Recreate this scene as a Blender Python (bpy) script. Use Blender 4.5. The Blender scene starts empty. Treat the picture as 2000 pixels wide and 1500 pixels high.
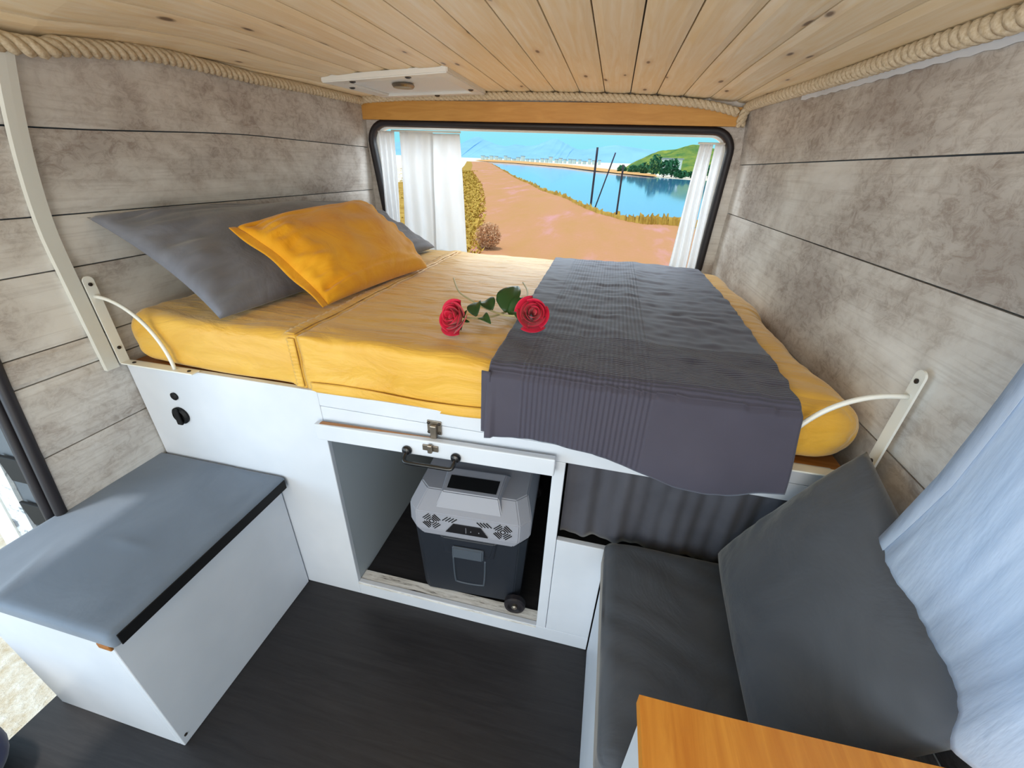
import bpy, bmesh, math, random
from mathutils import Vector, Matrix, noise
random.seed(7)
PI = math.pi
S = bpy.context.scene
COL = S.collection

# ------------------------------------------------------------------ camera
cam_d = bpy.data.cameras.new('camera'); cam = bpy.data.objects.new('camera', cam_d); COL.objects.link(cam)
cam_d.sensor_width = 36.0; cam_d.lens = 14.2295; cam_d.clip_start = 0.02; cam_d.clip_end = 4000
right = Vector((0.97398, 0.22378, 0.03575)); down = Vector((0.13643, -0.45302, -0.88100)); fwd = Vector((-0.18095, 0.86296, -0.47177))
M = Matrix.Identity(4)
for i in range(3):
    M[i][0] = right[i]; M[i][1] = -down[i]; M[i][2] = -fwd[i]
M[0][3], M[1][3], M[2][3] = 0.0, -0.754, 1.3
cam.matrix_world = M
S.camera = cam

# ------------------------------------------------------------------ world, sun, daylight, exposure
W = bpy.data.worlds.new('sky'); S.world = W; W.use_nodes = True
nt = W.node_tree; nt.nodes.clear()
out = nt.nodes.new('ShaderNodeOutputWorld'); bg = nt.nodes.new('ShaderNodeBackground')
tc = nt.nodes.new('ShaderNodeTexCoord'); sep = nt.nodes.new('ShaderNodeSeparateXYZ'); rmp = nt.nodes.new('ShaderNodeValToRGB')
nt.links.new(tc.outputs['Generated'], sep.inputs[0]); nt.links.new(sep.outputs['Z'], rmp.inputs[0])
rmp.color_ramp.elements[0].position = 0.0; rmp.color_ramp.elements[0].color = (0.20, 0.64, 0.74, 1)
rmp.color_ramp.elements[1].position = 0.55; rmp.color_ramp.elements[1].color = (0.62, 0.80, 0.98, 1)
nt.links.new(rmp.outputs[0], bg.inputs[0]); bg.inputs[1].default_value = 1.15
nt.links.new(bg.outputs[0], out.inputs[0])

def light(name, kind, loc, direction, energy, color, size=None, sy=None):
    d = bpy.data.lights.new(name, kind); d.energy = energy; d.color = color
    o = bpy.data.objects.new(name, d); COL.objects.link(o); o.location = loc
    o.rotation_euler = Vector(direction).to_track_quat('-Z', 'Y').to_euler()
    if kind == 'AREA':
        d.shape = 'RECTANGLE'; d.size = size; d.size_y = sy
    return o
sun = light('sun', 'SUN', (0, 0, 10), (0.10, 0.06, -1), 2.2, (1, 0.94, 0.84)); sun.data.angle = math.radians(3)
light('cab_daylight', 'AREA', (-0.30, -2.3, 0.95), (0, 1, 0.22), 34, (1, 0.94, 0.87), 1.7, 1.1)
light('side_door_daylight', 'AREA', (-2.1, -1.5, 0.8), (0.85, 0.5, 0.12), 18, (0.62, 0.79, 1), 1.2, 1.3)
light('rear_window_daylight', 'AREA', (-0.35, 2.6, 2.1), (0, -0.85, -0.6), 62, (0.88, 0.95, 1), 1.8, 0.9)
light('side_window_daylight', 'AREA', (1.25, -0.6, 1.35), (-1, 0, -0.25), 9, (0.74, 0.87, 1), 0.9, 0.7)
S.view_settings.view_transform = 'Standard'; S.view_settings.look = 'None'
S.view_settings.exposure = 0.15; S.view_settings.gamma = 1.0; S.view_settings.use_curve_mapping = False

# ------------------------------------------------------------------ material helpers
def srgb(r, g, b):
    f = lambda c: (c/255/12.92) if c/255 <= 0.04045 else ((c/255+0.055)/1.055)**2.4
    return (f(r), f(g), f(b), 1)
class MT:
    def __init__(s, name, base=(.8, .8, .8, 1), rough=.6, spec=.3, **k):
        s.m = bpy.data.materials.new(name); s.m.use_nodes = True; s.n = s.m.node_tree.nodes; s.l = s.m.node_tree.links
        s.p = s.n['Principled BSDF']; s.p.inputs['Base Color'].default_value = base
        s.p.inputs['Roughness'].default_value = rough; s.p.inputs['Specular IOR Level'].default_value = spec
        for a, v in k.items(): s.p.inputs[a.replace('_', ' ')].default_value = v
        s.h = None
    def coord(s, scale=(1, 1, 1), rnd=False, kind='Object'):
        t = s.n.new('ShaderNodeTexCoord'); mp = s.n.new('ShaderNodeMapping'); mp.inputs['Scale'].default_value = scale
        s.l.new(t.outputs[kind], mp.inputs['Vector'])
        if rnd:
            oi = s.n.new('ShaderNodeObjectInfo'); mu = s.n.new('ShaderNodeMath'); mu.operation = 'MULTIPLY'; mu.inputs[1].default_value = 37.0
            s.l.new(oi.outputs['Random'], mu.inputs[0])
            cb = s.n.new('ShaderNodeCombineXYZ')
            for i in range(3): s.l.new(mu.outputs[0], cb.inputs[i])
            s.l.new(cb.outputs[0], mp.inputs['Location'])
        return mp.outputs[0]
    def noise(s, vec, scale=5, detail=4, rough=.55, dist=0):
        t = s.n.new('ShaderNodeTexNoise'); s.l.new(vec, t.inputs['Vector'])
        t.inputs['Scale'].default_value = scale; t.inputs['Detail'].default_value = detail
        t.inputs['Roughness'].default_value = rough; t.inputs['Distortion'].default_value = dist
        return t.outputs['Fac']
    def wave(s, vec, scale, dist=0, axis='X', detail=1):
        t = s.n.new('ShaderNodeTexWave'); t.bands_direction = axis; s.l.new(vec, t.inputs['Vector'])
        t.inputs['Scale'].default_value = scale; t.inputs['Distortion'].default_value = dist; t.inputs['Detail'].default_value = detail
        return t.outputs['Fac']
    def voro(s, vec, scale):
        t = s.n.new('ShaderNodeTexVoronoi'); s.l.new(vec, t.inputs['Vector']); t.inputs['Scale'].default_value = scale
        return t.outputs['Distance']
    def ramp(s, fac, *stops):
        r = s.n.new('ShaderNodeValToRGB'); s.l.new(fac, r.inputs[0]); e = r.color_ramp.elements
        e[0].position, e[0].color = stops[0]; e[1].position, e[1].color = stops[-1]
        for p, c in stops[1:-1]:
            q = e.new(p); q.color = c
        return r.outputs[0]
    def mix(s, fac, a, b, mode='MIX'):
        x = s.n.new('ShaderNodeMix'); x.data_type = 'RGBA'; x.blend_type = mode
        for sock, v in ((x.inputs[0], fac), (x.inputs[6], a), (x.inputs[7], b)):
            if hasattr(v, 'links') or isinstance(v, bpy.types.NodeSocket): s.l.new(v, sock)
            else: sock.default_value = v
        return x.outputs[2]
    def math(s, op, a, b=0.0):
        x = s.n.new('ShaderNodeMath'); x.operation = op
        for sock, v in ((x.inputs[0], a), (x.inputs[1], b)):
            if isinstance(v, bpy.types.NodeSocket): s.l.new(v, sock)
            else: sock.default_value = v
        return x.outputs[0]
    def color(s, c): s.l.new(c, s.p.inputs['Base Color']); return s
    def bump(s, h, strength=.2, dist=.01):
        b = s.n.new('ShaderNodeBump'); b.inputs['Strength'].default_value = strength; b.inputs['Distance'].default_value = dist
        s.l.new(h, b.inputs['Height'])
        if s.h is not None: s.l.new(s.h, b.inputs['Normal'])
        s.h = b.outputs[0]; s.l.new(s.h, s.p.inputs['Normal']); return s
def BW(v): return (v, v, v, 1)

def mk_wall(name):
    t = MT(name, rough=.62, spec=.25); v = t.coord((1, .75, 1.15), rnd=True)
    a = t.noise(v, 3.2, 8, .62, .3); b = t.noise(v, 34, 8, .8, .8); g = t.noise(t.coord((1, 1.6, 60), rnd=True), 2.0, 4, .6, .4)
    c1 = t.ramp(a, (.34, srgb(178, 170, 164)), (.50, srgb(204, 198, 192)), (.64, srgb(226, 223, 219)))
    msk = t.math('MULTIPLY', t.ramp(a, (.42, BW(1)), (.60, BW(0))), t.ramp(b, (.46, BW(0)), (.60, BW(1))))
    c2 = t.mix(t.math('MULTIPLY', msk, .70), c1, srgb(146, 131, 121))
    c3 = t.mix(t.math('MULTIPLY', t.ramp(g, (.52, BW(0)), (.62, BW(1))), .16), c2, srgb(140, 126, 116))
    t.color(c3).bump(b, .10, .004).bump(g, .10, .003); return t.m
def mk_pine(name, light_c, dark_c, knot=True, ax=(9, .6, 9)):
    t = MT(name, rough=.45, spec=.35); v = t.coord(ax, rnd=True)
    g = t.noise(v, 5, 5, .6, 1.2); w = t.wave(t.coord((ax[0]*1.2, ax[1]*.7, ax[2]*.4), rnd=True), 1.3, 5.5, 'X', 2)
    c = t.mix(t.ramp(g, (.3, BW(0)), (.7, BW(1))), light_c, dark_c)
    c = t.mix(t.math('MULTIPLY', w, .25), c, dark_c)
    oi = t.n.new('ShaderNodeObjectInfo')
    c = t.mix(t.math('MULTIPLY', oi.outputs['Random'], .25), c, dark_c)
    if knot:
        vv = t.coord((9.0, 3.0, 1), rnd=True); d = t.voro(vv, 1.0); t.n[-1].voronoi_dimensions = '2D'; t.n[-1].inputs['Randomness'].default_value = 1.0; vc = t.n[-1].outputs['Color']; sc = t.n.new('ShaderNodeSeparateColor'); t.l.new(vc, sc.inputs[0]); keep = t.math('GREATER_THAN', sc.outputs[0], .38); d = t.math('ADD', d, t.math('MULTIPLY', sc.outputs[1], .03))
        k = t.ramp(d, (.045, BW(1)), (.085, BW(0))); k2 = t.ramp(d, (.05, BW(1)), (.22, BW(0)))
        c = t.mix(t.math('MULTIPLY', t.math('MULTIPLY', k2, keep), .28), c, srgb(176, 128, 78)); c = t.mix(t.math('MULTIPLY', t.math('MULTIPLY', k, keep), .85), c, srgb(78, 52, 34))
    t.color(c).bump(g, .08, .002); return t.m
def mk_fabric(name, base, var, rough=.85, weave=900, sheen=.25, wr=.35, wscale=9, spec=.2, stretch=(1, 1, 1)):
    t = MT(name, rough=rough, spec=spec); t.p.inputs['Sheen Weight'].default_value = sheen; t.p.inputs['Sheen Roughness'].default_value = .45; t.p.inputs['Sheen Tint'].default_value = (1, .95, .86, 1)
    v = t.coord(stretch); a = t.noise(v, wscale, 5, .55, .8); f = t.noise(t.coord(), weave, 2)
    t.color(t.mix(t.ramp(a, (.35, BW(0)), (.7, BW(1))), base, var)).bump(a, wr, .02).bump(f, .12, .001); return t.m
def plain(name, c, rough=.5, spec=.4, **k): return MT(name, c, rough, spec, **k).m

Mt = {}
Mt['wall'] = mk_wall('weathered_board')
Mt['pine'] = mk_pine('pine_board', srgb(252, 242, 222), srgb(240, 216, 172))
Mt['beam'] = mk_pine('varnished_beam', srgb(216, 164, 90), srgb(192, 138, 68), False, (1, 9, 9))
t = MT('varnished_table', rough=.35, spec=.45); v = t.coord((16, 1.2, 3)); g = t.noise(v, 3, 5, .6, 1.0)
t.color(t.ramp(g, (.3, srgb(232, 158, 62)), (.7, srgb(206, 126, 40)))).bump(g, .06, .002); Mt['table'] = t.m
t = MT('white_paint', rough=.42, spec=.4); v = t.coord(); a = t.noise(v, 4, 3); b = t.noise(v, 60, 3)
t.color(t.ramp(a, (.3, srgb(205, 210, 219)), (.7, srgb(218, 222, 230)))).bump(b, .04, .002); Mt['white'] = t.m
t = MT('scuffed_white_paint', rough=.6, spec=.3); v = t.coord((3, 26, 14)); a = t.noise(v, 3.5, 8, .75, .6)
t.color(t.ramp(a, (.33, srgb(60, 54, 50)), (.42, srgb(196, 192, 186)), (.55, srgb(230, 228, 224)))).bump(a, .2, .003); Mt['scuffed'] = t.m
t = MT('dark_vinyl_wood', rough=.42, spec=.45); v = t.coord((2.2, 30, 1)); g = t.noise(v, 2.5, 6, .65, .8); a = t.noise(t.coord(), 3, 4)
t.color(t.mix(t.math('MULTIPLY', a, .4), t.ramp(g, (.3, srgb(26, 25, 27)), (.7, srgb(46, 44, 46))), srgb(32, 30, 32))).bump(g, .12, .002); Mt['floor'] = t.m
Mt['yellow'] = mk_fabric('mustard_cotton', srgb(226, 176, 66), srgb(212, 158, 44), .5, 700, .45, .5, 12, .5, (.5, 2.2, 1))
Mt['yellow_pillow'] = mk_fabric('mustard_pillowcase', srgb(236, 172, 40), srgb(222, 150, 22), .7, 700, .3, .35, 8)
Mt['grey_pillow'] = mk_fabric('grey_pillowcase', srgb(122, 124, 134), srgb(102, 103, 112), .75, 700, .3, .35, 7)
Mt['seat_fabric'] = mk_fabric('charcoal_seat_fabric', srgb(82, 86, 94), srgb(70, 74, 82), .85, 1100, .35, .4, 6)
Mt['bench_fabric'] = mk_fabric('slate_bench_fabric', srgb(112, 124, 140), srgb(100, 112, 128), .8, 1100, .35, .12, 5)  # blue cast of the door daylight mixed into the grey
Mt['under_curtain'] = mk_fabric('charcoal_curtain', srgb(84, 84, 92), srgb(70, 70, 78), .8, 1100, .2, .15, 6)
Mt['navy'] = mk_fabric('navy_upholstery', srgb(44, 52, 92), srgb(32, 38, 70), .85, 1100, .3, .1, 6)
# waffle blanket: relief only
t = MT('waffle_blanket', rough=.7, spec=.3); t.p.inputs['Sheen Weight'].default_value = .35; t.p.inputs['Sheen Tint'].default_value = (.75, .85, 1, 1)
v = t.coord(); a = t.noise(v, 6, 4); sx = t.n.new('ShaderNodeSeparateXYZ'); t.l.new(v, sx.inputs[0])
wx = t.wave(v, 30, .1, 'X'); wy = t.wave(v, 44, .1, 'Y')
mx = t.math('MULTIPLY', t.math('GREATER_THAN', sx.outputs[0], -.135), t.math('LESS_THAN', sx.outputs[0], .13))
my = t.math('MULTIPLY', t.math('LESS_THAN', sx.outputs[1], .20), t.math('GREATER_THAN', sx.outputs[1], -.02))
t.color(t.mix(a, srgb(76, 72, 86), srgb(60, 57, 70)))
t.bump(t.math('MULTIPLY', wx, mx), .6, .003).bump(t.math('MULTIPLY', wy, my), .55, .003).bump(t.noise(v, 800, 2), .15, .001); Mt['blanket'] = t.m
# cloth that lets light through
def mk_sheer(name, c, trans=.55, wr=90, see=.0):
    t = MT(name, c, .9, .1); v = t.coord((1, 1, .12)); b = t.noise(v, wr, 4); t.bump(b, .4, .005).bump(t.noise(t.coord((1, 1, .5)), 14, 4), .35, .02)
    o = t.n['Material Output']; tr = t.n.new('ShaderNodeBsdfTranslucent'); tr.inputs[0].default_value = c
    mx = t.n.new('ShaderNodeMixShader'); mx.inputs[0].default_value = trans
    t.l.new(t.p.outputs[0], mx.inputs[1]); t.l.new(tr.outputs[0], mx.inputs[2]); last = mx.outputs[0]
    if see:
        tp = t.n.new('ShaderNodeBsdfTransparent'); m2 = t.n.new('ShaderNodeMixShader'); m2.inputs[0].default_value = see
        t.l.new(last, m2.inputs[1]); t.l.new(tp.outputs[0], m2.inputs[2]); last = m2.outputs[0]
    t.l.new(last, o.inputs['Surface']); return t.m
Mt['sheer'] = mk_sheer('white_sheer_cotton', srgb(246, 248, 250), .5, 60, .10)
Mt['curtain_big'] = mk_sheer('pale_linen_curtain', srgb(206, 220, 238), .45, 70, .06)
# glass that is a thin pane
t = MT('window_glass'); o = t.n['Material Output']; tp = t.n.new('ShaderNodeBsdfTransparent'); gl = t.n.new('ShaderNodeBsdfGlossy'); gl.inputs['Roughness'].default_value = .02
fr = t.n.new('ShaderNodeFresnel'); fr.inputs[0].default_value = 1.06; mx = t.n.new('ShaderNodeMixShader')
t.l.new(fr.outputs[0], mx.inputs[0]); t.l.new(tp.outputs[0], mx.inputs[1]); t.l.new(gl.outputs[0], mx.inputs[2]); t.l.new(mx.outputs[0], o.inputs['Surface']); Mt['glass'] = t.m
t = MT('jute_rope', rough=.85, spec=.1); f = t.noise(t.coord(), 160, 3); t.color(t.ramp(f, (.3, srgb(190, 170, 140)), (.7, srgb(220, 206, 182)))).bump(f, .3, .002); Mt['rope'] = t.m
Mt['rubber'] = plain('black_rubber', srgb(34, 30, 34), .5, .4)
Mt['white_metal'] = plain('white_metal', srgb(232, 232, 226), .35, .5)
Mt['strip'] = plain('pale_trim_paint', srgb(214, 214, 208), .5, .35)
Mt['black_metal'] = plain('black_metal', srgb(18, 18, 22), .25, .6)
Mt['black'] = plain('matt_black', srgb(12, 12, 14), .6, .3)
Mt['screw'] = plain('dark_screw', srgb(58, 52, 48), .35, .5, Metallic=.6)
Mt['brass'] = plain('aged_steel', srgb(150, 140, 128), .35, .5, Metallic=.9)
Mt['cool_lid'] = plain('cool_box_lid_grey', srgb(152, 153, 162), .45, .4)
Mt['cool_body'] = plain('cool_box_body_charcoal', srgb(32, 37, 46), .5, .4)
Mt['cool_detail'] = plain('cool_box_handle_grey', srgb(70, 78, 88), .45, .4)
Mt['raw_wood'] = mk_pine('raw_wood_edge', srgb(186, 130, 70), srgb(146, 92, 44), False, (1, 9, 9))
Mt['bay_shaded'] = plain('shaded_bay_side', srgb(176, 184, 190), .5, .4)  # grey stands for the shade on the inner sides of the bay
Mt['hatch'] = plain('hatch_plastic', srgb(226, 226, 224), .4, .4)
t = MT('hatch_panel', srgb(228, 236, 244), .3, .4); Mt['hatch_panel'] = t.m
t = MT('chipped_white_metal', rough=.5, spec=.4); a = t.noise(t.coord(), 28, 8, .8, 1); t.color(t.ramp(a, (.40, srgb(120, 124, 130)), (.46, srgb(222, 228, 232)), (.7, srgb(240, 244, 246)))).bump(a, .5, .006); Mt['chipped'] = t.m
Mt['jamb'] = plain('grey_door_jamb', srgb(92, 98, 104), .6, .3)
Mt['petal'] = mk_fabric('rose_petal', srgb(214, 36, 72), srgb(186, 16, 48), .5, 300, .3, .05, 30)
Mt['leaf'] = plain('rose_leaf', srgb(38, 78, 34), .35, .5)
Mt['stem'] = plain('rose_stem', srgb(190, 184, 140), .5, .3)
# outdoors
t = MT('pale_gravel_ground', rough=.95, spec=.1); v = t.coord(); a = t.noise(v, .35, 6); b = t.noise(v, 22, 6, .7)
t.color(t.mix(t.ramp(b, (.3, BW(0)), (.7, BW(1))), t.ramp(a, (.35, srgb(196, 172, 130)), (.65, srgb(214, 200, 176))), srgb(240, 236, 226))).bump(b, .8, .05); Mt['gravel'] = t.m
t = MT('dry_grass_ground', rough=.95, spec=.1); a = t.noise(t.coord(), 1.2, 8, .7); t.color(t.ramp(a, (.35, srgb(150, 112, 40)), (.65, srgb(190, 156, 76)))).bump(a, .8, .1); Mt['drygrass'] = t.m
t = MT('dirt_track', rough=.95, spec=.1); a = t.noise(t.coord((1, .25, 1)), .9, 6, .6); b = t.noise(t.coord(), 8, 6)
t.color(t.mix(t.math('MULTIPLY', b, .5), t.ramp(a, (.35, srgb(188, 138, 90)), (.55, srgb(194, 138, 104)), (.68, srgb(206, 146, 150))), srgb(178, 134, 84))).bump(b, .5, .05); Mt['track'] = t.m
t = MT('pond_water', srgb(70, 140, 196), .06, .5); Mt['water'] = t.m
Mt['far_sand'] = plain('far_sand', srgb(208, 160, 104), .95, .1)
t = MT('hazy_mountain', rough=1, spec=0); a = t.noise(t.coord(), .02, 6); t.color(t.ramp(a, (.3, srgb(126, 174, 214)), (.7, srgb(138, 188, 222)))); Mt['mountain'] = t.m  # blue distance haze put into the surface colour
t = MT('green_hill', rough=1, spec=0); a = t.noise(t.coord(), .35, 8, .7); t.color(t.ramp(a, (.35, srgb(64, 110, 66)), (.65, srgb(140, 150, 70)))); Mt['hill'] = t.m
Mt['tree'] = plain('far_tree_leaves', srgb(58, 112, 78), .9, .1)
Mt['plant'] = plain('dry_plant', srgb(200, 164, 78), .9, .1)
Mt['bush'] = plain('pinkish_bush', srgb(214, 168, 130), .9, .1)
Mt['post'] = plain('dark_post', srgb(70, 62, 70), .8, .2)
Mt['house'] = plain('pale_house_wall', srgb(214, 226, 222), .9, .1)
Mt['house_roof'] = plain('grey_house_roof', srgb(150, 160, 166), .9, .1)
Mt['house_window'] = plain('dark_house_window', srgb(70, 90, 100), .4, .4)

# ------------------------------------------------------------------ object helpers
def link(name, me, m=None, parent=None, smooth=False):
    o = bpy.data.objects.new(name, me); COL.objects.link(o)
    if m: me.materials.append(Mt[m] if isinstance(m, str) else m)
    if smooth:
        for p in me.polygons: p.use_smooth = True
    if parent is not None:
        o.parent = parent
        o.matrix_parent_inverse = parent.matrix_basis.inverted()
    return o
def mesh(name, vs, fs, m, parent=None, smooth=False):
    me = bpy.data.meshes.new(name); me.from_pydata([tuple(v) for v in vs], [], fs); me.update()
    bm = bmesh.new(); bm.from_mesh(me); bmesh.ops.recalc_face_normals(bm, faces=bm.faces); bm.to_mesh(me); bm.free()
    return link(name, me, m, parent, smooth)
def tag(o, label, cat, group=None):
    o['label'] = label; o['category'] = cat
    if group: o['group'] = group
    return o
def thing(name, loc, label, cat, group=None):
    o = bpy.data.objects.new(name, None); COL.objects.link(o); o.location = loc; o.empty_display_size = .05
    return tag(o, label, cat, group)
def struct(o): o['kind'] = 'structure'; return o
def box_bm(x0, x1, y0, y1, z0, z1, bev=.002, seg=2):
    bm = bmesh.new(); bmesh.ops.create_cube(bm, size=1)
    for v in bm.verts: v.co = Vector(((x0+x1)/2+v.co.x*(x1-x0), (y0+y1)/2+v.co.y*(y1-y0), (z0+z1)/2+v.co.z*(z1-z0)))
    if bev: bmesh.ops.bevel(bm, geom=bm.edges[:], offset=bev, segments=seg, affect='EDGES', profile=.5)
    return bm
def bmo(name, bm, m, parent=None, smooth=False, xf=None):
    if xf is not None: bm.transform(xf)
    me = bpy.data.meshes.new(name); bm.to_mesh(me); bm.free()
    return link(name, me, m, parent, smooth)
def box(name, x, y, z, m, parent=None, bev=.002, seg=2, xf=None):
    return bmo(name, box_bm(x[0], x[1], y[0], y[1], z[0], z[1], bev, seg), m, parent, False, xf)
def grid(name, nu, nv, fn, m, parent=None, smooth=True, thick=0, offset=0):
    vs = [fn(i/nu, j/nv) for j in range(nv+1) for i in range(nu+1)]
    fs = [(j*(nu+1)+i, j*(nu+1)+i+1, (j+1)*(nu+1)+i+1, (j+1)*(nu+1)+i) for j in range(nv) for i in range(nu)]
    me = bpy.data.meshes.new(name); me.from_pydata([tuple(v) for v in vs], [], fs); me.update()
    o = link(name, me, m, parent, smooth)
    if thick:
        md = o.modifiers.new('thickness', 'SOLIDIFY'); md.thickness = thick; md.offset = offset
    return o
def frames(pts):
    pts = [Vector(p) for p in pts]; T = []
    for i in range(len(pts)):
        T.append((pts[min(i+1, len(pts)-1)]-pts[max(i-1, 0)]).normalized())
    up = Vector((0, 0, 1)) if abs(T[0].z) < .9 else Vector((1, 0, 0))
    n = (up-T[0]*up.dot(T[0])).normalized(); out = []
    for i, tt in enumerate(T):
        n = (n-tt*n.dot(tt)).normalized(); out.append((pts[i], n, tt.cross(n)))
    return out
def tube_vf(pts, r, sides=8, closed=False, base=0, cap=True):
    fr = frames(pts); vs, fs = [], []; n = len(fr)
    for i, (p, a, b) in enumerate(fr):
        rr = r(i/(n-1)) if callable(r) else r
        for k in range(sides):
            an = 2*PI*k/sides; vs.append(p+a*math.cos(an)*rr+b*math.sin(an)*rr)
    for i in range(n-1 if not closed else n):
        j = (i+1) % n
        for k in range(sides):
            k2 = (k+1) % sides; fs.append((base+i*sides+k, base+i*sides+k2, base+j*sides+k2, base+j*sides+k))
    if cap and not closed:
        fs.append(tuple(base+k for k in range(sides))[::-1]); fs.append(tuple(base+(n-1)*sides+k for k in range(sides)))
    return vs, fs
def tube(name, pts, r, m, parent=None, sides=10, closed=False):
    vs, fs = tube_vf(pts, r, sides, closed); return mesh(name, vs, fs, m, parent, True)
def lathe(name, prof, m, parent=None, n=20, xf=None):
    vs, fs = [], []
    for r, z in prof:
        for k in range(n): vs.append(Vector((r*math.cos(2*PI*k/n), r*math.sin(2*PI*k/n), z)))
    for i in range(len(prof)-1):
        for k in range(n):
            k2 = (k+1) % n; fs.append((i*n+k, i*n+k2, (i+1)*n+k2, (i+1)*n+k))
    fs.append(tuple(range(n))[::-1]); fs.append(tuple((len(prof)-1)*n+k for k in range(n)))
    if xf is not None: vs = [xf @ v for v in vs]
    return mesh(name, vs, fs, m, parent, False)
def spline(P, n):
    P = [Vector(p) for p in P]; out = []; m = len(P)-1
    for i in range(n+1):
        s = i/n*m; k = min(int(s), m-1); f = s-k
        a, b, c, d = P[max(k-1, 0)], P[k], P[k+1], P[min(k+2, m)]
        out.append(.5*((2*b)+(c-a)*f+(2*a-5*b+4*c-d)*f*f+(3*b-a-3*c+d)*f**3))
    return out
def lerp_t(tab, x):
    if x <= tab[0][0]: return tab[0][1]
    for (a, b), (c, d) in zip(tab, tab[1:]):
        if x <= c: return b+(d-b)*(x-a)/(c-a)
    return tab[-1][1]
def sm(a, b, x):
    t = max(0, min(1, (x-a)/(b-a))); return t*t*(3-2*t)
def nz(x, y, z=0): return noise.noise(Vector((x, y, z)))
ROT_Y2 = Matrix.Rotation(PI/2, 4, 'X')

# ------------------------------------------------------------------ van shell
LE_X = [(-1.8, -1.13), (-.03, -1.14), (.06, -1.15), (.168, -1.165), (.307, -1.185), (.482, -1.21), (.677, -1.23), (1.014, -1.265), (1.442, -1.295), (1.5, -1.30)]
LE_Z = [(-1.8, 1.465), (-.03, 1.473), (.06, 1.487), (.168, 1.503), (.307, 1.521), (.482, 1.529), (.677, 1.534), (1.014, 1.552), (1.442, 1.567), (1.5, 1.57)]
RE_X = [(-1.8, .565), (.9, .565), (1.267, .52), (1.5, .505)]
RE_Z = [(-1.8, 1.515), (.0, 1.52), (.193, 1.526), (.364, 1.534), (.637, 1.544), (.936, 1.556), (1.5, 1.562)]
def XL(y, z):
    b = -1.255-.045*max(0, min(1, y/1.5)); ze = lerp_t(LE_Z, y)
    if z < 1.1: return b
    return b+(lerp_t(LE_X, y)-b)*min(1.2, ((z-1.1)/(ze-1.1)))**1.6
def XR(y, z):
    b = .562-.027*max(0, min(1, y/1.5)); ze = lerp_t(RE_Z, y)
    if z < 1.3: return b
    return b+(lerp_t(RE_X, y)-b)*min(1.2, ((z-1.3)/(ze-1.3)))**1.6
def ZC(x, y):
    if x < -.4:
        u = (-.4-x)/(-.4-lerp_t(LE_X, y)); d = 1.606-lerp_t(LE_Z, y)-.012
    else:
        u = (x+.4)/(.4+lerp_t(RE_X, y)); d = 1.606-lerp_t(RE_Z, y)-.012
    return 1.606-d*abs(u)**2.6

floor = struct(box('floor', (-1.28, .60), (-1.8, 1.5), (-.03, 0), 'floor', bev=0))

def slab(name, nu, nv, f_in, out_vec, m, parent):
    # curved board: inner face f_in(u,v), pushed back along out_vec, with closed edges
    vi = [Vector(f_in(i/nu, j/nv)) for j in range(nv+1) for i in range(nu+1)]; n = len(vi)
    vs = vi+[v+Vector(out_vec) for v in vi]; fs = []
    ix = lambda i, j: j*(nu+1)+i
    for j in range(nv):
        for i in range(nu):
            q = (ix(i, j), ix(i+1, j), ix(i+1, j+1), ix(i, j+1)); fs.append(q); fs.append(tuple(n+k for k in q)[::-1])
    for i in range(nu):
        for j in (0, nv): fs.append((ix(i, j), ix(i+1, j), n+ix(i+1, j), n+ix(i, j)))
    for j in range(nv):
        for i in (0, nu): fs.append((ix(i, j), ix(i, j+1), n+ix(i, j+1), n+ix(i, j)))
    o = mesh(name, vs, fs, m, parent, False)
    return o

# left wall: backing skin with one board per visible joint
zl = [0.0, .30, .47, .636, .814, .880, 1.047, 1.164, 1.36, 1.62]
def zl_at(k, y):
    z = zl[k]
    if k == 8: z = 1.337+.029*sm(-.1, .7, y)
    if k == 9: z = lerp_t(LE_Z, y)+.01
    return z
def y_front(z): return lerp_t([(0, -.300), (.5, -.258), (.815, -.226), (.95, -.210), (1.4, -.20)], z)
wl = struct(slab('wall_left', 14, 16, lambda u, v: (lambda z: (lambda y: (XL(y, z)-.012, y, z))(y_front(z)+u*(1.5-y_front(z))))(v*(zl_at(9, 1.5)-.04)), (-.015, 0, 0), 'jamb', None))
for k in range(len(zl)-1):
    def fb(u, v, k=k):
        za = zl_at(k, 0); y0 = y_front(zl[k]+(zl[k+1]-zl[k])*v if k < 8 else 1.3)
        if k >= 8: y0 = -.9
        y = y0+u*(1.5-y0); z0 = zl_at(k, y)+.0016; z1 = zl_at(k+1, y)-.0016; z = z0+(z1-z0)*v
        e = .0025 if v in (0, 1) else 0
        return (XL(y, z)-e, y, z)
    slab('plank', 24, 7, fb, (-.010, 0, 0), 'wall', wl)

# right wall
zr = [0.0, .28, .57, .857, 1.145, 1.345, 1.6]
wr = struct(slab('wall_right', 14, 12, lambda u, v: (lambda z: (lambda y: (XR(y, z)+.012, y, z))(-.26+u*1.76))(v*1.5), (.015, 0, 0), 'jamb', None))
for k in range(len(zr)-1):
    def fb(u, v, k=k):
        y0 = -1.2 if k < 3 else -.26
        y = y0+u*(1.5-y0); z0 = zr[k]+.0016; z1 = (zr[k+1] if k < 5 else lerp_t(RE_Z, y)+.01)-.0016
        if k == 3: z0 += 0
        z = z0+(z1-z0)*v; e = .0025 if v in (0, 1) else 0
        return (XR(y, z)+e, y, z)
    slab('plank', 22, 7, fb, (.010, 0, 0), 'wall', wr)
def fbt(u, v):
    y = -1.2+u*.94; z = 1.43+v*(lerp_t(RE_Z, y)+.01-1.43); return (XR(y, z), y, z)
slab('plank', 10, 3, fbt, (.010, 0, 0), 'wall', wr)

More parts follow.
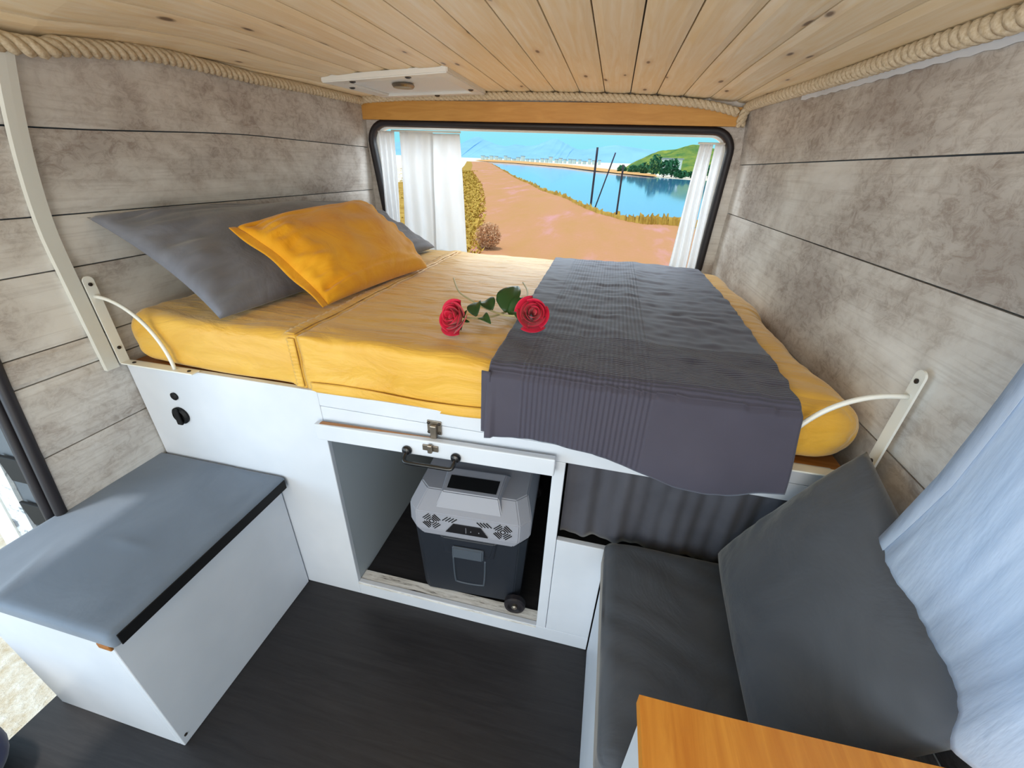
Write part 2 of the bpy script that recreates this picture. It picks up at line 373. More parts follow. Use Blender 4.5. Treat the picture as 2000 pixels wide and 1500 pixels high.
# rear wall around the window
def rrect(pts, r, n=8):
    out = []; m = len(pts)
    for i in range(m):
        p = Vector(pts[i]); a = (Vector(pts[i-1])-p).normalized(); b = (Vector(pts[(i+1) % m])-p).normalized()
        ang = a.angle(b); d = r/math.tan(ang/2); c = p+(a+b).normalized()*(r/math.sin(ang/2))
        s = p+a*d; e = p+b*d; va = s-c; vb = e-c
        for k in range(n+1):
            f = k/n; w = va.normalized().slerp(vb.normalized(), f); out.append(c+w*r)
    return out
WC = [(-1.262, 1.462), (.470, 1.458), (.462, .80), (-1.19, .80)]
def win_loop(off, y, r=.085):
    cx, cz = -.37, 1.13; P = []
    C = [(-1.290-off, 1.478+off), (.482+off, 1.474+off), (.470+off, .80-off), (-1.205-off, .80-off)]
    return [Vector((p.x, y, p.y)) for p in rrect([Vector((a, b)) for a, b in C], max(.02, r+off))]
inner = win_loop(0, 1.5); c0 = Vector((-.38, 1.5, 1.13)); outer = []
for p in inner:
    q = c0+(p-c0)*2.2; outer.append(Vector((min(.60, max(-1.34, q.x)), 1.5, min(1.625, max(.0, q.z)))))
n = len(inner); vs = inner+outer+[v+Vector((0, .02, 0)) for v in inner+outer]; fs = []
for i in range(n):
    j = (i+1) % n
    fs += [(i, j, n+j, n+i), (2*n+i, 3*n+i, 3*n+j, 2*n+j), (i, 2*n+i, 2*n+j, j)]
wb = struct(mesh('wall_back', vs, fs, 'wall'))

# rear window: pane, rubber seal, white body flange
def ring(name, loops, m, parent):
    n = len(loops[0]); vs = [v for l in loops for v in l]; fs = []; L = len(loops)
    for a in range(L):
        b = (a+1) % L
        for i in range(n):
            j = (i+1) % n; fs.append((a*n+i, a*n+j, b*n+j, b*n+i))
    return mesh(name, vs, fs, m, parent, True)
w1 = bpy.data.objects.new('window_1', None); COL.objects.link(w1); w1.location = (-.38, 1.5, .80); struct(w1)
ring('rubber_seal', [win_loop(.012, 1.500), win_loop(.014, 1.488), win_loop(.004, 1.482), win_loop(-.010, 1.485), win_loop(-.016, 1.497), win_loop(-.016, 1.52), win_loop(.005, 1.52)], 'rubber', w1)
ring('window_flange', [win_loop(-.002, 1.530), win_loop(-.022, 1.530), win_loop(-.022, 1.565), win_loop(-.002, 1.565)], 'white_metal', w1)
pl = win_loop(-.02, 1.575); mesh('pane', pl+[v+Vector((0, .004, 0)) for v in pl], [tuple(range(n)), tuple(range(n, 2*n))[::-1]], 'glass', w1)

# ceiling planks
cl = struct(slab('ceiling', 24, 12, lambda u, v: (lambda y: (lambda x: (x, y, ZC(x, y)+.012))(lerp_t(LE_X, y)-.03+u*(lerp_t(RE_X, y)-lerp_t(LE_X, y)+.06)))(-1.8+v*3.32), (0, 0, .02), 'black', None))
x0 = -.1-.111*11
for k in range(17):
    xa = x0+k*.111+.0020; xb = x0+(k+1)*.111-.0020
    if xa < -1.31: xa = -1.33
    def fc(u, v, xa=xa, xb=xb):
        y = -1.8+v*3.30; lo = lerp_t(LE_X, y)-.02; hi = lerp_t(RE_X, y)+.02
        a, b = max(xa, lo), min(xb, hi)
        if b < a: a = b = (lo if xb < lo else hi)
        x = a+(b-a)*u; e = .004 if u in (0, 1) else 0
        return (x, y, ZC(x, y)+e)
    if xb > -1.30 and xa < .59: slab('plank', 5, 20, fc, (0, 0, .010), 'pine', cl)

# wooden beam above the rear window
def beam(u, v):
    x = -1.31+u*1.805; return (x, 1.468, 1.489+v*.080-.012*sm(.2, .5, x)*v)
bmx = slab('trim_1', 20, 2, beam, (0, .028, 0), 'beam', None); struct(bmx)

# ropes
def rope(name, path, r, label, pitch=.072):
    L = sum((Vector(a)-Vector(b)).length for a, b in zip(path, path[1:])); N = int(L/.0055)
    P = spline(path, N); fr = frames(P); o = thing(name, P[0], label, 'rope')
    for s in range(3):
        pts = []; d = 0
        for i, (p, a, b) in enumerate(fr):
            if i: d += (fr[i][0]-fr[i-1][0]).length
            an = 2*PI*(d/pitch+s/3); pts.append(p+a*math.cos(an)*r*.52+b*math.sin(an)*r*.52)
        vs, fs = tube_vf(pts, r*.56, 7); mesh('strand', vs, fs, 'rope', o, True)
    return o
yl = [-.95, -.5, -.03, .06, .168, .307, .482, .677, .85, 1.014, 1.24, 1.46]
rope('ceiling_rope', [(lerp_t(LE_X, y)+.010, y, lerp_t(LE_Z, y)-.003) for y in yl], .017, 'twisted jute rope along the ceiling edge above the grey bed pillow')
yr = [-1.0, -.5, 0, .19, .36, .64, .936, 1.1, 1.267, 1.40]
rp = [(lerp_t(RE_X, y)-.012, y, lerp_t(RE_Z, y)-.003) for y in yr]+[(.498, 1.455, 1.555), (.488, 1.462, 1.525), (.488, 1.463, 1.49)]
rope('ceiling_rope', rp, .0185, 'twisted jute rope along the ceiling edge above the side window curtain')
xb = [-1.28, -1.05, -.8, -.53, -.17, .164, .35, .465]
rope('ceiling_rope', [(x, 1.462, lerp_t([(-1.28, 1.572), (-1.05, 1.584), (-.53, 1.59), (-.17, 1.588), (.164, 1.578), (.35, 1.562), (.48, 1.535)], x)) for x in xb], .0165, 'twisted jute rope across the top of the wooden beam over the rear window')
# white bead below the right rope
tag(grid('sealing_bead', 60, 1, lambda u, v: (lambda y: (XR(y, lerp_t(RE_Z, y)-.03)-.002, y, lerp_t(RE_Z, y)-.020-.012*v-.003*v*(1 if int(u*60) % 2 else 0)))(-.9+u*1.9), 'white', None, False, .002, 1), 'white ragged sealing bead under the rope on the bracket wall', 'trim')

# white strip on the left wall
sp = [(z, y) for z, y in ((1.465, -.03), (1.378, -.03), (1.21, -.03), (1.10, -.03), (.965, -.03), (.86, -.032), (.782, -.035))]
def strip(u, v):
    z = 1.458+(.785-1.458)*v; y = -.052+u*.030; return (XL(y, z)+.012, y, z)
st = slab('wall_strip', 2, 20, strip, (-.012, 0, 0), 'strip', None); tag(st, 'long pale painted wooden strip running down the wall beside the bed corner', 'trim')

# ------------------------------------------------------------------ roof hatch
h = thing('roof_hatch', (-.885, 1.18, 1.575), 'white square roof hatch with screwed frame set in the pine ceiling', 'roof hatch')
hx0, hx1, hy0, hy1 = -1.145, -.635, .935, 1.425
def hz(x, y=1.18): return ZC(x, y)-.016
def hframe(nm, x, y, m, zt, zb, par=h, bev=.004):
    bm = box_bm(x[0], x[1], y[0], y[1], 0, 1, 0)
    for v in bm.verts: v.co.z = hz(v.co.x, v.co.y)+(zt if v.co.z > .5 else zb)
    bmesh.ops.bevel(bm, geom=bm.edges[:], offset=bev, segments=2, affect='EDGES')
    return bmo(nm, bm, m, par)
fw = .055
hframe('frame_rail', (hx0, hx1), (hy0, hy0+fw), 'hatch', .022, 0); hframe('frame_rail', (hx0, hx1), (hy1-fw, hy1), 'hatch', .022, 0)
hframe('frame_rail', (hx0, hx0+fw), (hy0+fw*.9, hy1-fw*.9), 'hatch', .022, 0); hframe('frame_rail', (hx1-fw, hx1), (hy0+fw*.9, hy1-fw*.9), 'hatch', .022, 0)
hframe('panel', (hx0+fw, hx1-fw), (hy0+fw, hy1-fw), 'hatch_panel', .020, .008)
lathe('turn_knob', [(.042, 0), (.046, -.006), (.040, -.014), (.018, -.016)], 'brass', h, 24, Matrix.Translation((-.905, 1.14, hz(-1.0, 1.14)+.010)))
for x, y in ((-1.03, hy0+.03), (-.80, hy0+.03), (hx0+.03, 1.10), (hx1-.028, 1.29), (-.86, hy1-.03)):
    lathe('screw', [(.012, 0), (.012, -.003), (.006, -.006)], 'screw', h, 12, Matrix.Translation((x, y, hz(x, y)-(.003 if hx0+.05 < x < hx1-.05 else -.001))))

# ------------------------------------------------------------------ bed base
b = thing('bed_base', (-.35, .6, 0), 'white painted bed platform with open storage bays under the mattress', 'bed frame')
def bb(n_, x, y, z, m='white', bev=.002, lab=None):
    o = box(n_, x, y, z, m, b, bev)
    if lab: o['label'] = lab
    return o
bb('front_panel', (-1.252, -.655), (0, .016), (0, .79))
bb('top_rail', (-.655, .50), (0, .016), (.748, .790)); bb('cross_rail', (-.655, .52), (.001, .016), (.700, .7465))
bb('bottom_rail', (-.655, .107), (0, .016), (0, .060)); bb('lower_panel', (-.022, .107), (0, .016), (.060, .446))
bb('divider_post', (-.052, -.023), (.0, .020), (.060, .700))
bb('bay_side', (-.671, -.656), (.016, .95), (.045, .74), 'bay_shaded'); bb('bay_side', (-.052, -.037), (.020, .95), (.045, .74), 'bay_shaded')
bb('sill', (-.655, -.052), (-.001, .050), (.050, .0585), 'scuffed', .001, 'white sill scuffed to bare wood')
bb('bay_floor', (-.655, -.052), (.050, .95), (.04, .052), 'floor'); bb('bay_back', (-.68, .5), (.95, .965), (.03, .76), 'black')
bb('shelf', (-.037, .5), (.018, .95), (.430, .442), 'black')  # black puts the shade of the gap below the curtain into the colour
bb('deck_board', (-1.25, .53), (.016, 1.22), (.766, .784), 'raw_wood', .001, 'brown plywood deck under the mattress')
bb('rear_panel', (-1.27, .52), (1.22, 1.236), (0, .78))
lathe('cable_grommet', [(.011, 0), (.012, .004), (.007, .007)], 'black', b, 16, Matrix.Translation((-1.123, 0, .700)) @ ROT_Y2)
lathe('power_socket', [(.026, 0), (.027, .006), (.020, .011), (.018, .006)], 'black', b, 20, Matrix.Translation((-1.126, 0, .637)) @ ROT_Y2)
box('socket_cap', (-1.135, -1.117), (-.016, -.009), (.611, .663), 'black', b, .003)

# flap above the cool box bay
f = thing('storage_flap', (-.35, -.02, .66), 'narrow white flap board with black pull handle over the storage bay', 'flap door')
def tilt(bm):
    for v in bm.verts: v.co.z += .026*(v.co.x+.66)
    return bm
bmo('board', tilt(box_bm(-.664, -.046, -.026, -.008, .660, .708, .003)), 'white', f)
slab('raw_edge', 10, 1, lambda u, v: (-.650+u*.30, -.0095-.0125*v*(1-.85*u), .7085+.026*(.01+u*.30)), (0, 0, -.003), 'raw_wood', f)
bmo('door_panel', box_bm(-.652, -.056, -.008, .50, .686, .699, .002), 'white', f)
hd = tube('pull_handle', spline([(-.408, -.028, .678), (-.408, -.046, .671), (-.403, -.054, .6645), (-.375, -.055, .6645), (-.345, -.055, .6655), (-.312, -.055, .6665), (-.287, -.054, .6675), (-.282, -.046, .674), (-.282, -.028, .681)], 40), .0052, 'black_metal', f, 10)
for x, z in ((-.408, .680), (-.282, .683)):
    lathe('handle_boss', [(.012, 0), (.013, .005), (.010, .010), (.004, .012)], 'black_metal', hd, 18, Matrix.Translation((x, -.026, z)) @ ROT_Y2)
lt = thing('latch', (-.345, -.01, .72), 'small tarnished metal latch between the flap and the bed rail', 'latch')
box('catch_plate', (-.362, -.326, ), (-.0035, 0), (.722, .760), 'brass', lt, .001)
box('bolt', (-.352, -.336), (-.014, -.003), (.712, .752), 'brass', lt, .003)
box('strike_plate', (-.366, -.326), (-.030, -.0262), (.690, .706), 'brass', lt, .001); box('strike_loop', (-.351, -.339), (-.038, -.029), (.688, .712), 'brass', lt, .003)
for x, z in ((-.358, .728), (-.331, .728), (-.358, .754), (-.331, .754)):
    lathe('screw', [(.0038, 0), (.0038, .002), (.002, .003)], 'screw', lt, 10, Matrix.Translation((x, -.0035, z)) @ ROT_Y2)

# gathered curtain in the right bay
def uc(u, v):
    x = -.018+u*.575; g = .006*math.sin(u*38+2.2*math.sin(u*7))+.003*math.sin(u*91+1)+.004*nz(u*14, v*2, 5)
    g *= .75+.1*v; zb = .452+.004*math.sin(u*7)
    return (x, .028+g, .712+(zb-.712)*v)
ucur = thing('bay_curtain', (.25, .03, .45), 'gathered charcoal curtain hanging across the storage bay behind the seat', 'curtain')
grid('cloth', 150, 14, uc, 'under_curtain', ucur, True, .002)
tube('curtain_wire', [(-.022, .030, .708), (.2, .030, .708), (.53, .030, .708)], .0025, 'white_metal', ucur, 6)

# ------------------------------------------------------------------ cool box
cx = thing('cool_box', (-.278, .30, .052), 'wheeled electric cool box with light grey lid and charcoal body', 'cool box')
XC = Matrix.Translation((-.278, .035, .052)) @ Matrix.Rotation(math.radians(3.2), 4, 'Z')
def octo(x0, x1, y0, y1, ch, z): return [(x0+ch, y0, z), (x1-ch, y0, z), (x1, y0+ch, z), (x1, y1-ch, z), (x1-ch, y1, z), (x0+ch, y1, z), (x0, y1-ch, z), (x0, y0+ch, z)]
def loft(name, loops, m, parent, xf=XC, bev=.003):
    n = len(loops[0]); bm = bmesh.new(); V = [[bm.verts.new(p) for p in l] for l in loops]
    for a, c in zip(V, V[1:]):
        for i in range(n): bm.faces.new((a[i], a[(i+1) % n], c[(i+1) % n], c[i]))
    bm.faces.new(V[0][::-1]); bm.faces.new(V[-1])
    bmesh.ops.recalc_face_normals(bm, faces=bm.faces)
    if bev: bmesh.ops.bevel(bm, geom=[e for e in bm.edges if e.calc_face_angle(0) > .2], offset=bev, segments=2, affect='EDGES')
    return bmo(name, bm, m, parent, False, xf)
loft('body', [octo(-.160, .160, .012, .50, .02, .012), octo(-.172, .172, .004, .51, .022, .295)], 'cool_body', cx)
loft('lid', [octo(-.152, .152, -.006, .52, .02, .287), octo(-.180, .180, -.012, .525, .03, .315), octo(-.180, .180, -.008, .525, .03, .375), octo(-.160, .160, .045, .50, .03, .418)], 'cool_lid', cx)
# raised middle of the lid with dark opening
loft('lid_bridge', [[(-.105, -.006, .365), (.105, -.006, .365), (.112, .16, .40), (-.112, .16, .40)], [(-.082, .030, .428), (.082, .030, .428), (.088, .125, .436), (-.088, .125, .436)]], 'cool_lid', cx)
loft('lid_opening', [[(-.072, .044, .4285), (.072, .044, .4285), (.074, .094, .4325), (-.074, .094, .4325)], [(-.072, .044, .4305), (.072, .044, .4305), (.074, .094, .4345), (-.074, .094, .4345)]], 'black', cx, XC, 0)
def lidy(z): return -.0125+.004*(z-.315)/.06
pz = .318
loft('control_panel', [[(-.062, lidy(.32)-.001, .318), (.062, lidy(.32)-.001, .318), (.040, lidy(.35)-.001, .349), (-.040, lidy(.35)-.001, .349)], [(-.062, lidy(.32)-.004, .318), (.062, lidy(.32)-.004, .318), (.040, lidy(.35)-.004, .349), (-.040, lidy(.35)-.004, .349)]], 'black_metal', cx, XC, 0)
for x, w_ in ((-.002, .0012), (.012, .002), (.035, .0025)):
    box('panel_mark', (x, x+w_), (lidy(.333)-.0052, lidy(.333)-.004), (.331, .3345) if w_ > .0015 else (.324, .345), 'cool_lid', cx, 0, 2, XC)
def slit(x, z, l, ang):
    xf = XC @ Matrix.Translation((x, lidy(z)-.0005, z)) @ Matrix.Rotation(ang, 4, 'Y')
    box('vent_slit', (-l/2, l/2), (-.0012, .0005), (-.0011, .0011), 'black', cx, 0, 2, xf)
for sgn in (-1, 1):
    cxx, cz = sgn*.104, .346
    for r_ in (.008, .0155, .023, .0305):
        for q in range(4):
            a = PI/4+q*PI/2; slit(cxx+math.cos(a)*r_*.78, cz+math.sin(a)*r_*.78, min(r_*1.25, .026), PI/2-a)
    for q in range(4): slit(sgn*(.064-q*.009), .362-.001*q, .022, sgn*PI/4)
# recessed pull and moulded outline
loft('carry_recess', [[(-.078, .004, .205), (.078, .004, .205), (.090, .003, .285), (-.090, .003, .285)], [(-.066, .000, .214), (.066, .000, .214), (.078, -.003, .278), (-.078, -.003, .278)]], 'cool_body', cx, XC, .003)
loft('carry_handle', [[(-.050, -.002, .208), (.050, -.002, .208), (.050, -.003, .252), (-.050, -.003, .252)], [(-.046, -.016, .212), (.046, -.016, .212), (.046, -.010, .248), (-.046, -.010, .248)]], 'cool_detail', cx, XC, .003)
vs, fs = tube_vf([XC @ Vector(p) for p in spline([(-.05, .007, .19), (-.047, .009, .09), (-.035, .010, .07), (.035, .010, .07), (.047, .009, .09), (.05, .007, .19)], 40)], .0032, 8); mesh('moulded_rib', vs, fs, 'cool_detail', cx, True)
for sx in (.150, -.150):
    xw = XC @ Matrix.Translation((sx, .004 if sx > 0 else .46, .0355)) @ ROT_Y2 @ Matrix.Rotation(0, 4, 'Y')
    if sx < 0: xw = XC @ Matrix.Translation((.150, .52, .0355)) @ ROT_Y2
    wh = lathe('wheel', [(.012, -.002), (.030, -.002), (.0335, .004), (.0335, .018), (.030, .024), (.022, .025), (.018, .018), (.010, .018)], 'rubber', cx, 28, xw)
    lathe('hub', [(.009, .016), (.009, .026), (.004, .029)], 'brass', wh, 14, xw)

# ------------------------------------------------------------------ mattress in two pieces
def rbox_vf(x0, x1, y0, y1, z0, z1, rfun, nx, ny, nzv, disp):
    idx, vs, fs = {}, [], []
    def vid(i, j, k):
        key = (i, j, k)
        if key not in idx:
            p = Vector((x0+(x1-x0)*i/nx, y0+(y1-y0)*j/ny, z0+(z1-z0)*k/nzv)); r = rfun(p)
            q = Vector((min(max(p.x, x0+r), x1-r), min(max(p.y, y0+r), y1-r), min(max(p.z, z0+r), z1-r))); d = p-q
            if d.length > 1e-6: p = q+d.normalized()*r*min(1, max(abs(d.x), abs(d.y), abs(d.z))/r)
            idx[key] = len(vs); vs.append(disp(p))
        return idx[key]
    for i in range(nx):
        for j in range(ny):
            for k in (0, nzv): fs.append((vid(i, j, k), vid(i+1, j, k), vid(i+1, j+1, k), vid(i, j+1, k)))
    for i in range(nx):
        for k in range(nzv):
            for j in (0, ny): fs.append((vid(i, j, k), vid(i+1, j, k), vid(i+1, j, k+1), vid(i, j, k+1)))
    for j in range(ny):
        for k in range(nzv):
            for i in (0, nx): fs.append((vid(i, j, k), vid(i, j+1, k), vid(i, j+1, k+1), vid(i, j, k+1)))
    return vs, fs
def wrinkle(p):
    q = p.copy()
    if p.z > .90:
        q.z += .004*nz(p.x*5, p.y*9, 1)+.0030*nz(p.x*9, p.y*34, 2)+.0022*nz(p.x*16, p.y*60, 5)
    if p.y < .038:
        q.y += .004*nz(p.x*7, p.z*14, 3)+.003*nz(p.x*5+p.z*20, p.z*34, 4)
    return q
def matt_b(p):
    q = wrinkle(p)
    if p.x > .42:
        k = sm(.42, .54, p.x); q.x += k*(.014*math.sin(p.y*9+1.2)+.008*math.sin(p.y*19)); q.z += -.006*k
    return q
mA = thing('mattress', (-.95, .6, .785), 'mustard sheeted mattress section under the pillows beside the plank wall', 'mattress')
vs, fs = rbox_vf(-1.225, -.6865, .008, 1.19, .785, .932, lambda p: .030+.022*sm(-1.05, -1.2, p.x)-.0285*sm(-.74, -.70, p.x), 56, 110, 16, wrinkle); mesh('fitted_sheet', vs, fs, 'yellow', mA, True)
mB = thing('mattress', (-.08, .6, .785), 'mustard sheeted main mattress section under the roses and grey blanket', 'mattress')
vs, fs = rbox_vf(-.6855, .525, .008, 1.19, .785, .930, lambda p: .0015+.0245*sm(-.67, -.62, p.x)+.046*sm(.25, .5, p.x), 110, 110, 16, matt_b); mesh('fitted_sheet', vs, fs, 'yellow', mB, True)
# ruffled seam stitched along the joint
def seam_top(u, v):
    y = .01+u*1.14; return (-.692-.026*v+.002*math.sin(u*210)*v, y, .9345+.0025*abs(math.sin(u*230))*v+.004*nz(-.69*5, y*9, 1))
grid('seam_ruffle', 260, 3, seam_top, 'yellow', mA, True, .0015)
def seam_front(u, v):
    z = .925-u*.13; return (-.690-.020*v, .004-.0025*abs(math.sin(u*40))*v, z)
grid('seam_ruffle', 50, 3, seam_front, 'yellow', mA, True, .0015)
def hem(u, v): return (-.67+u*.47, .002-.004*math.sin(u*9)*v, .812+.004*math.sin(u*7)-.026*v)
grid('hem', 60, 4, hem, 'yellow', mB, True, .002)

# ------------------------------------------------------------------ blanket
def bl(u, v):
    # v: 0 far end, top to v=.82, hanging beyond
    xl = lerp_t([(0, -.222), (.75, -.205), (1, -.205)], v); xr = lerp_t([(0, .400), (.4, .41), (.8, .392), (.83, .385), (1, .405)], v)
    x = xl+(xr-xl)*u; Ltop = 1.20; hang = lerp_t([(-.2, .150), (.03, .150), (.13, .178), (.20, .192), (.30, .186), (.41, .170)], x); s = v*(Ltop+hang); R = .030
    zt = .9385
    if s < Ltop-R: y = 1.18-s; z = zt
    elif s < Ltop-R+R*PI/2:
        a = (s-(Ltop-R))/R; y = (1.18-Ltop+R)-R*math.sin(a); z = zt-R*(1-math.cos(a))
    else: y = 1.18-Ltop; z = zt-R-(s-(Ltop-R+R*PI/2))
    if z > .92:
        w = .003*nz(x*5, y*9, 1)+.0015
        w += (.006*max(0, nz(x*4, y*17+x*6, 8))+.003*nz(x*7, y*36, 9))*(1 if y > .05 else .3)
        w += .010*math.exp(-((x-.05-.06*y)/.05)**2)*sm(.0, .4, y)*.8
        z += max(0, w)
    else:
        fl = sm(.93, .76, z); y -= .010+fl*(.012+.018*sm(.05, .16, x)+.008*math.sin(x*26+1)+.004*nz(x*12, z*6, 3))
        if x < -.19: y -= .006*fl
    z += .0025*nz(x*30, y*30, 7)
    return (x, y, z)
bk = thing('blanket', (.1, .5, .93), 'dark grey waffle blanket draped over the mustard mattress and down its front', 'blanket')
grid('cloth', 130, 230, bl, 'blanket', bk, True, .005, 1)
grid('under_fold', 4, 14, lambda u, v: (-.218+u*.02, -.029-.006*v-.002*u, .925-v*.148), 'blanket', bk, True, .003, 1)

# ------------------------------------------------------------------ pillows
def pillow(name, c, Tt, Tb, m, parent, n=52, pinch=.06, wr=.006, seed=0, flip=1):
    A, B, C_, D = [Vector(p) for p in c]   # lower near, lower far, upper far, upper near
    def srf(u, v, side):
        uu, vv = u*2-1, v*2-1
        pu = uu*(1-pinch*(1-vv*vv)*abs(uu)**3); pv = vv*(1-pinch*(1-uu*uu)*abs(vv)**3)
        a, b_ = (pu+1)/2, (pv+1)/2
        p = (A*(1-a)+B*a)*(1-b_)+(D*(1-a)+C_*a)*b_
        nrm = flip*((B-A)+(C_-D)).cross((D-A)+(C_-B)).normalized()
        e = max(0, (1-uu**2))**.42*max(0, (1-vv**2))**.42
        ed = max(abs(uu), abs(vv))
        w = wr*nz(u*5+seed, v*5, seed)+wr*.9*nz(u*4+seed, v*22, seed+2)*sm(.55, .9, abs(vv))+wr*1.5*nz(u*9, v*13+seed, seed+4)*sm(.55, .92, abs(uu))
        return p+nrm*side*((Tt if side > 0 else Tb)*e+(w if side > 0 else 0)*min(1, (1-ed)*8))
    vs, fs = [], []; N = n+1
    for side in (1, -1):
        b0 = len(vs)
        for j in range(N):
            for i in range(N):
                vs.append(srf(i/n, j/n, side))
        for j in range(n):
            for i in range(n):
                q = (b0+j*N+i, b0+j*N+i+1, b0+(j+1)*N+i+1, b0+(j+1)*N+i); fs.append(q if side > 0 else q[::-1])
    me = bpy.data.meshes.new(name); me.from_pydata([tuple(v) for v in vs], [], fs)
    bm = bmesh.new(); bm.from_mesh(me); bmesh.ops.remove_doubles(bm, verts=bm.verts, dist=1e-5); bmesh.ops.recalc_face_normals(bm, faces=bm.faces); bm.to_mesh(me); bm.free()
    return link(name, me, m, parent, True)
gp = pillow('long_pillow', [(-.905, .02, .944), (-.80, 1.14, .948), (-1.255, 1.28, 1.10), (-1.245, .05, 1.155)], .085, .045, 'grey_pillow', None, 84, .04, .013, 3)
tag(gp, 'long grey cotton pillow leaning on the plank wall at the head of the bed', 'pillow')
yp = thing('pillow', (-.80, .45, .95), 'mustard yellow cotton pillow lying against the long grey pillow', 'pillow')
YC = [(-.735, .205, .943), (-.665, .735, .945), (-1.0, .90, 1.15), (-1.015, .245, 1.125)]
pillow('pillowcase', YC, .088, .03, 'yellow_pillow', yp, 80, .05, .012, 11)
A, D = Vector(YC[0]), Vector(YC[3]); nrm = (Vector(YC[1])-A).cross(D-A).normalized()
def flange(u, v):
    p = A.lerp(D, u); bulge = math.sin(u*PI)
    return p+Vector((0, .030*bulge-.040*v*(.55+.45*bulge), 0))+nrm*(.012*bulge*(1-v)+.004*math.sin(u*13)*v)
grid('open_hem', 40, 6, flange, 'yellow_pillow', yp, True, .003)

# ------------------------------------------------------------------ roses
def rose(label, c, axis, stem_pts, leaves, seed):
    rnd = random.Random(seed); o = thing('rose', c, label, 'rose', 'roses lying on the bed')
    q = Vector(axis).to_track_quat('Z', 'Y'); C0 = Vector(c)
    N = 16
    for i in range(N):
        f = i/(N-1); R = .006+.029*f**.85; H = .040-.010*f; wid = (2.2-.75*f); th = i*2.4+rnd.uniform(-.2, .2); flare = .002+.010*f*f
        def pt(u, v, R=R, H=H, wid=wid, th=th, flare=flare, f=f):
            a = th+(u-.5)*wid*(.35+.65*math.sin(min(1, v*1.4+.18)*PI/2)); r = R*(.25+.75*math.sin(min(1, v*1.25)*PI/2))+flare*sm(.6, 1, v)
            z = -.022+H*1.25*v*(1-.18*(2*u-1)**2)-.004*f*sm(.8, 1, v)
            return C0+q @ Vector((r*math.cos(a), r*math.sin(a), z+.006*(1-f)))
        g = grid('petal', 8, 7, pt, 'petal', o, True, .0008)
    for i in range(5):
        a0 = i*1.256
        def sp_(u, v, a0=a0):
            a = a0+(u-.5)*.9*(1-v); r = .006+.022*v; return C0+q @ Vector((r*math.cos(a), r*math.sin(a), -.026-.006*v*v+.008*v))
        grid('sepal', 3, 5, sp_, 'leaf', o, True, .0008)
    tube('stem', spline(stem_pts, 40), .0026, 'stem', o, 8)
    for (p, d, up, L, Wd) in leaves:
        P, Dv, U = Vector(p), Vector(d).normalized(), Vector(up).normalized(); Sd = Dv.cross(U).normalized(); U = Sd.cross(Dv)
        def lf(u, v):
            w = Wd*math.sin(PI*min(1, v*.96+.02))**.75*(1-.35*v); s = (u-.5)*2
            return P+Dv*L*v+Sd*w*s+U*(.35*abs(s)*w+.010*math.sin(v*PI)-.010*v*v)
        grid('leaf', 6, 10, lf, 'leaf', o, True, .0008)
rose('red rose whose bloom lies on the bare mustard sheet', (-.335, .140, .972), (-.35, -.85, .45),
     [(-.322, .165, .966), (-.29, .205, .955), (-.255, .255, .952), (-.222, .36, .950), (-.216, .44, .953), (-.232, .53, .951), (-.262, .61, .953)],
     [((-.30, .20, .960), (-.25, .9, .5), (-.4, -.5, .8), .060, .025), ((-.285, .195, .955), (.6, -.7, .25), (0, -.5, .8), .045, .017), ((-.245, .29, .955), (-.2, .8, .6), (0, -.8, .6), .065, .029), ((-.225, .36, .955), (.2, -.6, .4), (0, -.3, .9), .04, .016)], 1)
rose('red rose whose bloom rests on the edge of the grey blanket', (-.155, .188, .985), (.25, -.85, .50),
     [(-.170, .210, .976), (-.215, .215, .966), (-.25, .235, .962), (-.305, .285, .957), (-.36, .345, .954), (-.43, .43, .953), (-.50, .575, .955)],
     [((-.235, .25, .962), (.1, .9, .7), (-.2, -.8, .6), .095, .040), ((-.225, .235, .964), (.75, .45, .35), (0, -.6, .8), .070, .032), ((-.275, .26, .960), (-.6, .7, .25), (0, -.5, .8), .060, .026), ((-.20, .213, .970), (.2, -.6, .2), (0, -.4, .8), .035, .013)], 2)

# ------------------------------------------------------------------ shelf brackets
def bracket(label, xw, s, yb, zb, yoff=0):
    o = thing('shelf_bracket', (xw, yb, zb), label, 'bracket')
    zt = zb+.235
    out_ = [(yb-.012, zb), (yb+.012, zb)]+[(yb+.012*math.cos(a), zt-.012+.012*math.sin(a)) for a in [k*PI/12 for k in range(13)]]; m_ = len(out_)
    mesh('upright', [(xw, y, z) for y, z in out_]+[(xw+s*.004, y, z) for y, z in out_], [tuple(range(m_)), tuple(range(m_, 2*m_))[::-1]]+[(k, (k+1) % m_, m_+(k+1) % m_, m_+k) for k in range(m_)], 'white_metal', o)
    xs = sorted((xw, xw+s*.235)); box('foot', (xs[0], xs[1]), (yb-.012, yb+.012), (zb, zb+.004), 'white_metal', o, .001)
    P = [(xw+s*(.004+.165*math.sin(a)), yb, zb+.004+.180*math.cos(a)) for a in [i*PI/2/24 for i in range(25)]]
    P = [(x, yb, z) for x, _, z in P]; tube('curved_brace', P, .0048, 'white_metal', o, 10)
    for z in (zb+.215, zb+.045): lathe('screw', [(.0045, 0), (.0045, .002), (.0025, .003)], 'screw', o, 12, Matrix.Translation((xw+s*.004, yb, z)) @ Matrix.Rotation(s*PI/2, 4, 'Y'))
    for x in (xw+s*.035, xw+s*.215): lathe('screw', [(.0045, 0), (.0045, .002), (.0025, .003)], 'screw', o, 12, Matrix.Translation((x, yb, zb+.004)))
bracket('white metal shelf bracket with curved brace on the wall beside the grey pillow', -1.245, 1, -.006, .790)
bracket('white metal shelf bracket with curved brace at the corner above the seat cushion', .548, -1, -.006, .790)

